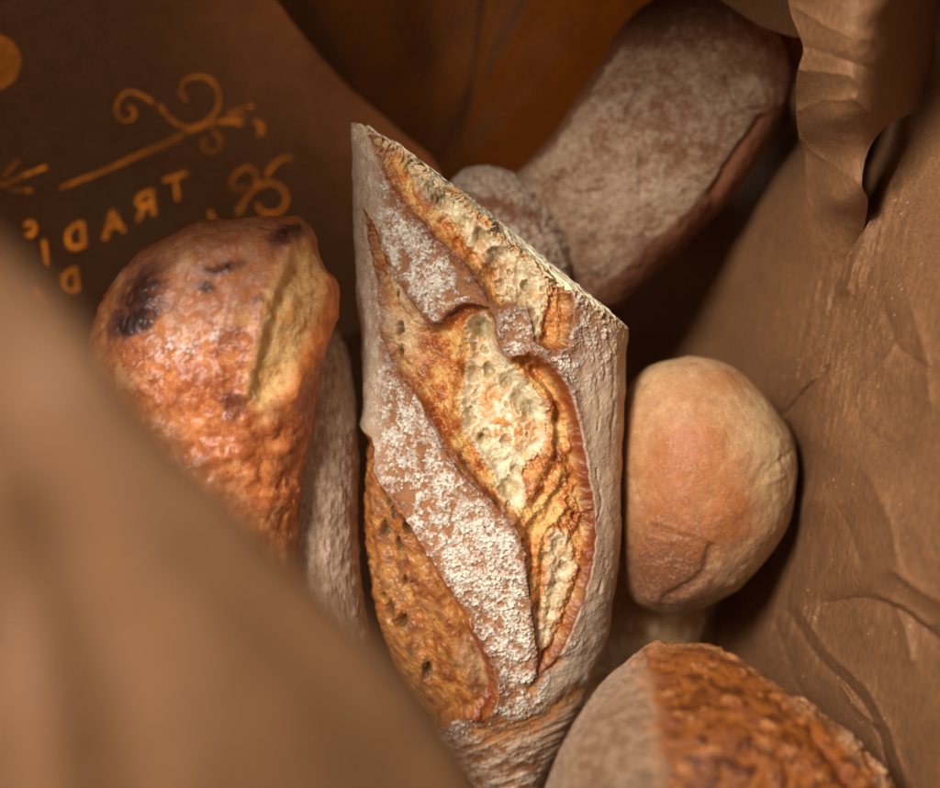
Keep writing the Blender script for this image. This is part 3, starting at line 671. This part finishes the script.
    dk = np.exp(-(seg_d(x, y, curve([(420, 226), (432, 244), (450, 262), (468, 276), (480, 292)], 14)) / 7) ** 2) * ins + 0.9 * ridge([(455, 452), (468, 470), (482, 488), (496, 502)], 1, 4) + 0.8 * blob(PX, PY, 428, 190, 9, 18, -20) + .7 * blob(PX, PY, 490, 262, 6, 16, 30)
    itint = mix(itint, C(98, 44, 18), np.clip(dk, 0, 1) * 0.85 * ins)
    ins2 = smooth(-0.8, 0.8, sg)
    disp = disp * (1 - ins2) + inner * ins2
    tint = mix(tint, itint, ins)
    rough = rough * (1 - ins) + ins * (0.32 + 0.04 * crumb + 0.12 * n4); sss = sss * (1 - ins) + ins * (crumb * 0.55 + 0.1)
    bmp = bmp * (1 - ins) + ins * (0.5 - 0.25 * crumb)
    # ragged torn rim at the cut end
    cut = smooth(0.035, 0.0, A); disp = disp + cut * 2.5 * n4
    tint = mix(tint, C(214, 190, 150), cut * smooth(-0.2, 0.3, n4 + n12) * 0.7)
    side = smooth(604, 614, PX) * smooth(440, 330, PY); tint = mix(tint, C(204, 172, 130), side * smooth(-.2, .5, n12 + n4) * .7)
    reg = np.where(s1 > 0, 1, np.where(s2 > 0, 2, np.where(s3 > 0, 3, 0)))
    reg = np.where((reg == 2) & (c2 > 1.5), 4, reg)
    return disp, tint, S3(np.clip(rough, .3, 1), np.clip(sss, 0, 1), np.clip(bmp, 0, 1), shp), reg

mb = thing('baguette', 'large torn floury baguette with open slashes, in the middle of the bag', 'baguette', (0, 0, 0.14))
Lm = [(352, 124), (353, 150), (354, 190), (355, 240), (357, 290), (361, 335), (363, 370), (364, 400), (361, 430), (357, 460), (355, 490), (355, 520), (358, 560), (364, 600), (374, 640), (392, 682), (420, 722), (452, 758), (482, 800), (500, 830)]
Rm = [(627, 329), (626, 350), (625, 372), (624, 400), (623, 425), (622, 450), (621, 480), (621, 510), (620, 540), (618, 570), (614, 600), (608, 630), (599, 660), (588, 692), (574, 722), (560, 748), (545, 775), (532, 800), (522, 818), (512, 832)]
def loaf_main():
    mb.location = (0, 0, 0)
    return loaf(mb, Lm, Rm, [(0, .166), (.5, .164), (.8, .155), (1, .135)], 0.027, 0.024, 1080, 540, 90, paint_main, ragged=[(352, 0), (358, 5), (365, 8), (372, 5), (382, 8), (392, 9), (405, 4), (420, 5), (440, 7), (470, 5), (486, 2), (500, -1), (520, 1), (540, 1), (565, -2), (600, 0), (615, 1), (627, 0)],
         power=0.85, split={0: 'floured_crust', 1: 'slash_opening', 2: 'slash_opening', 3: 'slash_opening', 4: 'crumb'}, capcol=C(234, 216, 178), taper=0.7)
loaf_main()

# ================================================================== LEFT BAGUETTE
lb = thing('baguette', 'orange crusted baguette end with scorched spots, left of the floury baguette', 'baguette')
def paint_left(PX, PY, q, A, ph):
    shp = PX.shape
    n4 = fbm(q / 4.0, 3, 105); n12 = fbm(q / 13.0, 4, 106); n40 = fbm(q / 45.0, 3, 107)
    w = np.stack([PX / 14, PY / 14, 0 * PX], -1); x = PX + 3 * fbm(w, 3, 12); y = PY + 3 * fbm(w + 7, 3, 13)
    t = mix(C(198, 122, 70), C(156, 78, 38), smooth(-0.4, 0.4, n12 + 0.7 * n40)); t = mix(t, C(128, 66, 38), smooth(.1, .6, n12 - .5 * n40 + .4 * n4) * .6)
    t = mix(t, C(226, 160, 112), smooth(0.1, 0.6, n4 + 0.6 * n12) * 0.6)
    t = mix(t, C(196, 140, 112), blob(PX, PY, 215, 290, 75, 50) * 0.6 * smooth(-.5, .4, n12))
    t = mix(t, C(226, 172, 118), smooth(.12, .5, fbm(q / 26., 3, 119)) * .5); t = mix(t, C(142, 78, 40), smooth(.1, .5, fbm(q / 30., 3, 120)) * .6 * smooth(240, 420, PY)); t = mix(t, C(224, 168, 130), smooth(-.4, .4, n12) * .45 * smooth(360, 250, PY))  # cream patches, more at the top: highlights painted into the crust colour
    # pale spring line of the ear
    W = [(302, 229), (314, 246), (328, 274), (327, 298), (312, 335), (298, 372), (280, 404), (258, 414), (244, 398), (250, 360), (257, 325), (268, 288), (284, 252)]
    s = sd_poly(x, y, W); m = smooth(-5, 9, s + 5 * n12)
    t = mix(t, mix(C(230, 188, 126), C(212, 146, 78), smooth(-.1, .6, n12 + .5 * n4)), m * 0.9)
    lo = 0.3 + 0.12 * smooth(310, 420, PY); disp = 6.0 * n40 + (1.1 * n12 + 0.3 * n4 + 3.0 * fbm(q / 34., 2, 121)) * lo * 1.4 - 6 * smooth(-2, 22, s) + 2.5 * np.clip(fbm(q / 22., 4, 119), -1, 1)
    disp += 6 * np.exp(-(seg_d(x, y, curve([(298, 226), (285, 262), (268, 300), (255, 345), (246, 392)], 16)) / 8) ** 2)
    rg = np.exp(-(seg_d(x, y, curve([(330, 282), (330, 305), (318, 340), (302, 372), (290, 400)], 12)) / 9) ** 2)
    disp += 6 * rg; t = mix(t, C(222, 130, 60), rg * .7)
    # scorched patches
    for bx, by, rx, ry, an, st in ((140, 300, 16, 34, 35, 1.1), (136, 322, 24, 9, -25, 1.3), (232, 407, 10, 13, 0, 1.2), (226, 268, 16, 7, -15, .75), (285, 236, 20, 9, -20, .9), (206, 288, 10, 7, 10, .6), (258, 300, 9, 5, 0, .3), (212, 272, 14, 5, 20, .4)):
        b = np.clip(blob(x, y, bx, by, rx, ry, an, 0.8) * st * (1.0 + .8 * n12), 0, 1)
        t = mix(t, C(118, 70, 58), smooth(0.02, .5, b) * .6); b = smooth(0.15, 1.0, b + .15 * n4); t = mix(t, C(50, 30, 26), b * 0.9); disp += 1.5 * b
    for bx, by, r in ((170, 345, 26), (214, 334, 16), (250, 328, 12), (190, 350, 18)):
        t = mix(t, C(226, 200, 190), blob(x, y, bx, by, r, r * .6, -15) * smooth(-.1, .5, n4 + .5 * n12) * 0.75)
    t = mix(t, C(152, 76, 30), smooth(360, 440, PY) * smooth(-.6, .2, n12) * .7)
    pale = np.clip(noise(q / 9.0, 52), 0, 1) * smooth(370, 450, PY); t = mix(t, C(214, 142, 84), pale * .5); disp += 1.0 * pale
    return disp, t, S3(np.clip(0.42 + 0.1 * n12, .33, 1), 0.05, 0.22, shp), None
loaf(lb, [(205, 221), (165, 238), (128, 266), (106, 296), (92, 332), (88, 380), (92, 440), (100, 500), (115, 570), (140, 650), (165, 720), (200, 780)],
     [(215, 220), (262, 218), (304, 226), (318, 250), (330, 280), (329, 312), (321, 355), (315, 400), (309, 445), (303, 490), (299, 530), (296, 580), (292, 650), (250, 790)],
     0.182, 0.026, 0.03, 520, 330, 60, paint_left, power=0.8, name='slashed_top', taper=0.75, capcol=C(200, 140, 80))
def paint_flank(PX, PY, q, A, ph):
    n4 = fbm(q / np.array([3, 14, 6.]), 4, 205); n12 = fbm(q / 13.0, 4, 206); f1, f2, _ = worley(q / np.array([5, 9, 5.]), 4)
    f = np.clip(0.55 + 0.5 * n4 + 0.3 * n12, 0, 1) * (0.7 + 0.3 * smooth(0, .2, f2 - f1))
    t = mix(C(132, 96, 68), C(206, 180, 156), f)
    return 1.8 * n12 + 1.1 * f, t, S3(0.9, 0, 0.9, PX.shape), None
loaf(lb, [(250, 250), (180, 300), (130, 380), (120, 440), (125, 500), (140, 570), (160, 640), (180, 720), (210, 800)],
     [(258, 252), (310, 285), (336, 322), (349, 352), (355, 390), (358, 440), (358, 490), (358, 540), (363, 600), (372, 650), (382, 710), (384, 800)],
     0.160, 0.026, 0.03, 380, 240, 50, paint_flank, power=0.8, name='floury_underside', taper=0.7, capcol=C(190, 160, 130))

# ================================================================== LOAF, LOWER RIGHT
rb = thing('bread_loaf', 'dark blistered loaf with a smooth pale floured side, at the bottom edge', 'loaf')
def paint_rb(PX, PY, q, A, ph):
    n4 = fbm(q / 4.0, 3, 305); n12 = fbm(q / 12.0, 4, 306); n40 = fbm(q / 45.0, 3, 307)
    F1, F2, ID = worley(q / np.array([26, 15, 20.]) + .6 * n12[..., None] + .3 * n4[..., None], 17)
    t = mix(C(160, 92, 36), C(96, 48, 18), smooth(-.4, .4, n12 + .5 * n40))
    sp = smooth(0.52, 0.2, F1) * (ID > 0.42)
    t = mix(t, C(214, 142, 84), sp * 0.8 * smooth(-.5, .2, n4 + n40)); t = mix(t, C(150, 84, 50), smooth(0, .5, fbm(q / 20., 3, 311)) * .7)
    disp = 3 * n40 + 1.6 * n12 + 1.8 * smooth(.8, .1, F1) + .3 * n4
    edge = 646 + 0.10 * (PY - 650) + 16 * n12 + 14 * n40 + 4 * n4 + smooth(690, 640, PY) * -14
    fl = smooth(16, -14, PX - edge)
    t = mix(t, mix(C(172, 140, 112), C(146, 110, 82), smooth(-.4, .4, n12 + .5 * n4)), fl * .95)
    bd = np.exp(-((PX - edge + 2) / 9) ** 2); t = mix(t, C(206, 150, 104), bd * .3)
    disp = disp * (1 - .7 * fl) - 3 * fl
    grit = smooth(-.1, .3, n4) * smooth(30, 6, seg_d(PX, PY, [(630, 655), (600, 680), (575, 715), (555, 750), (540, 790)]))
    t = mix(t, C(222, 200, 178), grit * .35); disp += grit * .8
    rm = np.exp(-(seg_d(PX, PY, curve([(800, 700), (825, 715), (845, 740), (862, 762), (884, 790), (900, 830)], 14)) / 6) ** 2)
    t = mix(t, C(212, 170, 128), rm * smooth(-.4, .3, n4 + n12) * .8); disp += 6 * rm * (1 + .8 * n12)
    gr = np.exp(-(seg_d(PX, PY, curve([(785, 706), (812, 728), (830, 752), (850, 790), (860, 830)], 14)) / 6) ** 2); disp -= 6 * gr
    kn = blob(PX, PY, 656, 648, 7, 6); disp += 3 * kn; t = mix(t, C(210, 160, 112), kn * .6)
    ed = np.exp(-(seg_d(PX, PY, curve([(657, 645), (700, 647), (740, 662), (780, 692), (815, 716)], 14)) / 3.5) ** 2); t = mix(t, C(224, 170, 112), ed * .5 * smooth(-.3, .3, n4))
    return disp, t, S3(np.clip(.33 + .5 * fl, .3, 1), 0.0, .9, PX.shape), None
loaf(rb, [(655, 645), (630, 656), (601, 680), (577, 714), (557, 750), (541, 790), (528, 840), (518, 900), (515, 960), (540, 1050), (640, 1110)],
     [(662, 643), (702, 645), (742, 661), (783, 691), (818, 717), (852, 747), (880, 780), (900, 830), (908, 900), (905, 970), (870, 1060), (760, 1115)],
     [(0, .205), (.25, .232), (1, .235)], 0.032, 0.035, 520, 420, 60, paint_rb, power=0.85, name='crust', taper=.75, capcol=C(180, 120, 70))

# ================================================================== ROUND ROLL
ro = thing('bread_roll', 'smooth round golden roll with a pale side, right of the floury baguette', 'bread roll')
def paint_ro(PX, PY, q, A, ph):
    n2 = fbm(q / 3.0, 3, 405); n12 = fbm(q / 12.0, 4, 406); n40 = fbm(q / 45.0, 4, 407)
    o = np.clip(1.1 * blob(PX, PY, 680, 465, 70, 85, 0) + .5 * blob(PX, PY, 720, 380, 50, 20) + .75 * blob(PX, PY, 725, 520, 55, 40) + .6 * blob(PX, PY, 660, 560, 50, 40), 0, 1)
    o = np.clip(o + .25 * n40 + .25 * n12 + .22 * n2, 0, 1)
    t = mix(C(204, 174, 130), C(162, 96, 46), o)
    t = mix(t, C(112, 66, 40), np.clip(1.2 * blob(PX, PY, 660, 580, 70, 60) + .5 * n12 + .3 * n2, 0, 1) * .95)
    t = mix(t, C(206, 168, 134), smooth(.05, .4, n2 + .5 * n12) * .25); t = mix(t, C(170, 96, 54), smooth(.05, .5, n2 - .4 * n12) * .4 * o)
    disp = 2.5 * n40 + .45 * n12 + .15 * n2
    for pts, am, wd in (([(712, 552), (708, 566), (700, 578), (684, 588), (664, 600)], -7, 4), ([(736, 585), (716, 580), (702, 578)], 3, 6), ([(652, 520), (680, 530), (712, 540)], 1.6, 2.5), ([(650, 524), (680, 535), (712, 545)], -1.6, 2.2), ([(648, 536), (672, 541), (690, 540)], 1.3, 2),
                        ([(764, 466), (756, 480)], -2, 2.5), ([(780, 440), (778, 460), (782, 470)], 1.8, 2), ([(790, 452), (770, 470), (755, 486)], -1.6, 2), ([(784, 476), (768, 484)], 1.5, 2), ([(620, 420), (625, 480)], 0, 3),
                        ([(740, 545), (760, 520), (778, 490)], -2, 12)):
        disp = disp + .55 * am * np.exp(-(seg_d(PX + 2 * n12, PY + 2 * n12, curve(pts, 10) if len(pts) > 2 else pts) / (1.5 * wd)) ** 2)
    return disp, t, S3(.55, .02, .3, PX.shape), None
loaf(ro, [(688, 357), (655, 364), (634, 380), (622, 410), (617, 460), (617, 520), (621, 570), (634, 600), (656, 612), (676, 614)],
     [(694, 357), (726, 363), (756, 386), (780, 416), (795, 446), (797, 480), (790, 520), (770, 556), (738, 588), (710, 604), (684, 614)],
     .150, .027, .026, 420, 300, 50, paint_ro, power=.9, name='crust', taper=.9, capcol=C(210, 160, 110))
# pale roll under it
pr = thing('bread_roll', 'pale smooth roll mostly hidden under the round golden roll', 'bread roll')
def paint_pr(PX, PY, q, A, ph):
    n12 = fbm(q / 14.0, 4, 506); n40 = fbm(q / 45.0, 3, 507)
    t = mix(C(206, 178, 140), C(176, 138, 96), smooth(-.4, .4, n12 + n40)); return 1.5 * n40 + .4 * n12, t, S3(.75, 0, .4, PX.shape), None
loaf(pr, [(650, 560), (610, 575), (585, 610), (575, 650), (580, 700), (610, 740), (640, 750)], [(656, 560), (690, 575), (706, 605), (703, 632), (696, 655), (690, 700), (670, 740), (648, 750)],
     .106, .022, .022, 160, 120, 40, paint_pr, name='crust', capcol=C(190, 150, 110))

# ================================================================== LONG FLOURED LOAF, TOP RIGHT
tl = thing('bread_loaf', 'flat long loaf dusted grey with flour, lying at the back of the bag, top right', 'loaf')
def paint_tl(PX, PY, q, A, ph):
    n3 = fbm(q / 3.5, 4, 605); n12 = fbm(q / 12.0, 4, 606); n40 = fbm(q / 50.0, 4, 607)
    F1, F2, _ = worley(q / 7.0, 61)
    cov = .50 + .34 * n40 + .34 * n12 + .50 * n3 + .25 * fbm(q / 2.2, 2, 609)
    sdr = seg_d(PX + 4 * n12, PY + 4 * n12, [(790, 60), (787, 105), (765, 148), (738, 188), (705, 225), (660, 265), (615, 306)]); sdl = seg_d(PX + 3 * n12, PY + 3 * n12, [(640, 10), (580, 95), (552, 138), (520, 165)])
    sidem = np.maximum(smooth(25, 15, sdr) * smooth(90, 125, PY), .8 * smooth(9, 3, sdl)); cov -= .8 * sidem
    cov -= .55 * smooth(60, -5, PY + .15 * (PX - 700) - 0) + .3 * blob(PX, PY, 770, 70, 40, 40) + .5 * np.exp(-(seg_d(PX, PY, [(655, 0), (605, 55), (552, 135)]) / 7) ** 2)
    cov += .25 * blob(PX, PY, 640, 200, 60, 40) + .2 * blob(PX, PY, 560, 150, 20, 20) + .45 * blob(PX, PY, 752, 85, 18, 14)
    f = np.clip(cov, 0, 1) * (.75 + .25 * smooth(0, .25, F2 - F1))
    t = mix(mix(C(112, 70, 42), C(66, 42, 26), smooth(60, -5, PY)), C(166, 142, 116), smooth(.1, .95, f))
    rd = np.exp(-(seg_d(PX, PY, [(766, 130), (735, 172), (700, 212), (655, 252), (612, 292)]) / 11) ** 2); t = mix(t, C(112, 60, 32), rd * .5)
    disp = 4 * n40 + 1.8 * n12 + 1.0 * f
    for pts, am, wd in (([(625, 120), (632, 100), (645, 82)], -4, 2.5), ([(565, 155), (585, 160), (600, 182)], -4, 3), ([(640, 195), (642, 160), (638, 140)], -2.5, 2.5), ([(728, 80), (733, 100), (745, 110), (765, 108)], -4, 2.2), ([(605, 60), (630, 72), (660, 80)], -3, 4),
                        ([(552, 180), (575, 195), (600, 192)], -4, 4), ([(575, 215), (590, 225), (598, 245)], -3, 5), ([(762, 120), (740, 150), (712, 195)], -5, 5)):
        disp += am * np.exp(-(seg_d(PX, PY, pts) / wd) ** 2)
    return disp, t, S3(.85, 0, .8, PX.shape), None
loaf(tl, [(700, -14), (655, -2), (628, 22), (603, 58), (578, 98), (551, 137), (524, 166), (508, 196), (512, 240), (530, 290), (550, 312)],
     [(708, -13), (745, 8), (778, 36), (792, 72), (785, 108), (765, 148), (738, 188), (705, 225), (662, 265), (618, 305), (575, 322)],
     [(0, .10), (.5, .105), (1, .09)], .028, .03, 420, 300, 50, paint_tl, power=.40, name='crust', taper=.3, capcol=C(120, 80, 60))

# ================================================================== SMALL FLOURED ROLL
sr = thing('bread_roll', 'small cracked floury roll wedged between the torn baguette and the grey loaf', 'bread roll')
def paint_sr(PX, PY, q, A, ph):
    n3 = fbm(q / 3.5, 3, 705); n12 = fbm(q / 12.0, 4, 706); F1, F2, _ = worley(q / 12.0 + .3 * n12[..., None], 71)
    cr = smooth(.22, .02, F2 - F1)
    bandm = np.exp(-(seg_d(PX, PY, [(462, 205), (500, 204), (535, 218)]) / 8) ** 2)
    f = np.clip(.74 + .40 * n12 + .3 * n3 - .5 * cr - .7 * bandm, 0, 1)
    t = mix(C(120, 76, 52), C(186, 168, 146), f)
    return 2.5 * n12 - 2.5 * cr - 2 * bandm, t, S3(.88, 0, .8, PX.shape), None
loaf(sr, [(480, 166), (462, 171), (450, 186), (450, 210), (462, 245), (485, 285), (510, 312), (530, 325)], [(486, 166), (510, 172), (534, 190), (554, 216), (567, 246), (571, 285), (562, 312), (540, 328)],
     .118, .018, .02, 240, 200, 40, paint_sr, power=.8, name='crust', capcol=C(150, 120, 90))
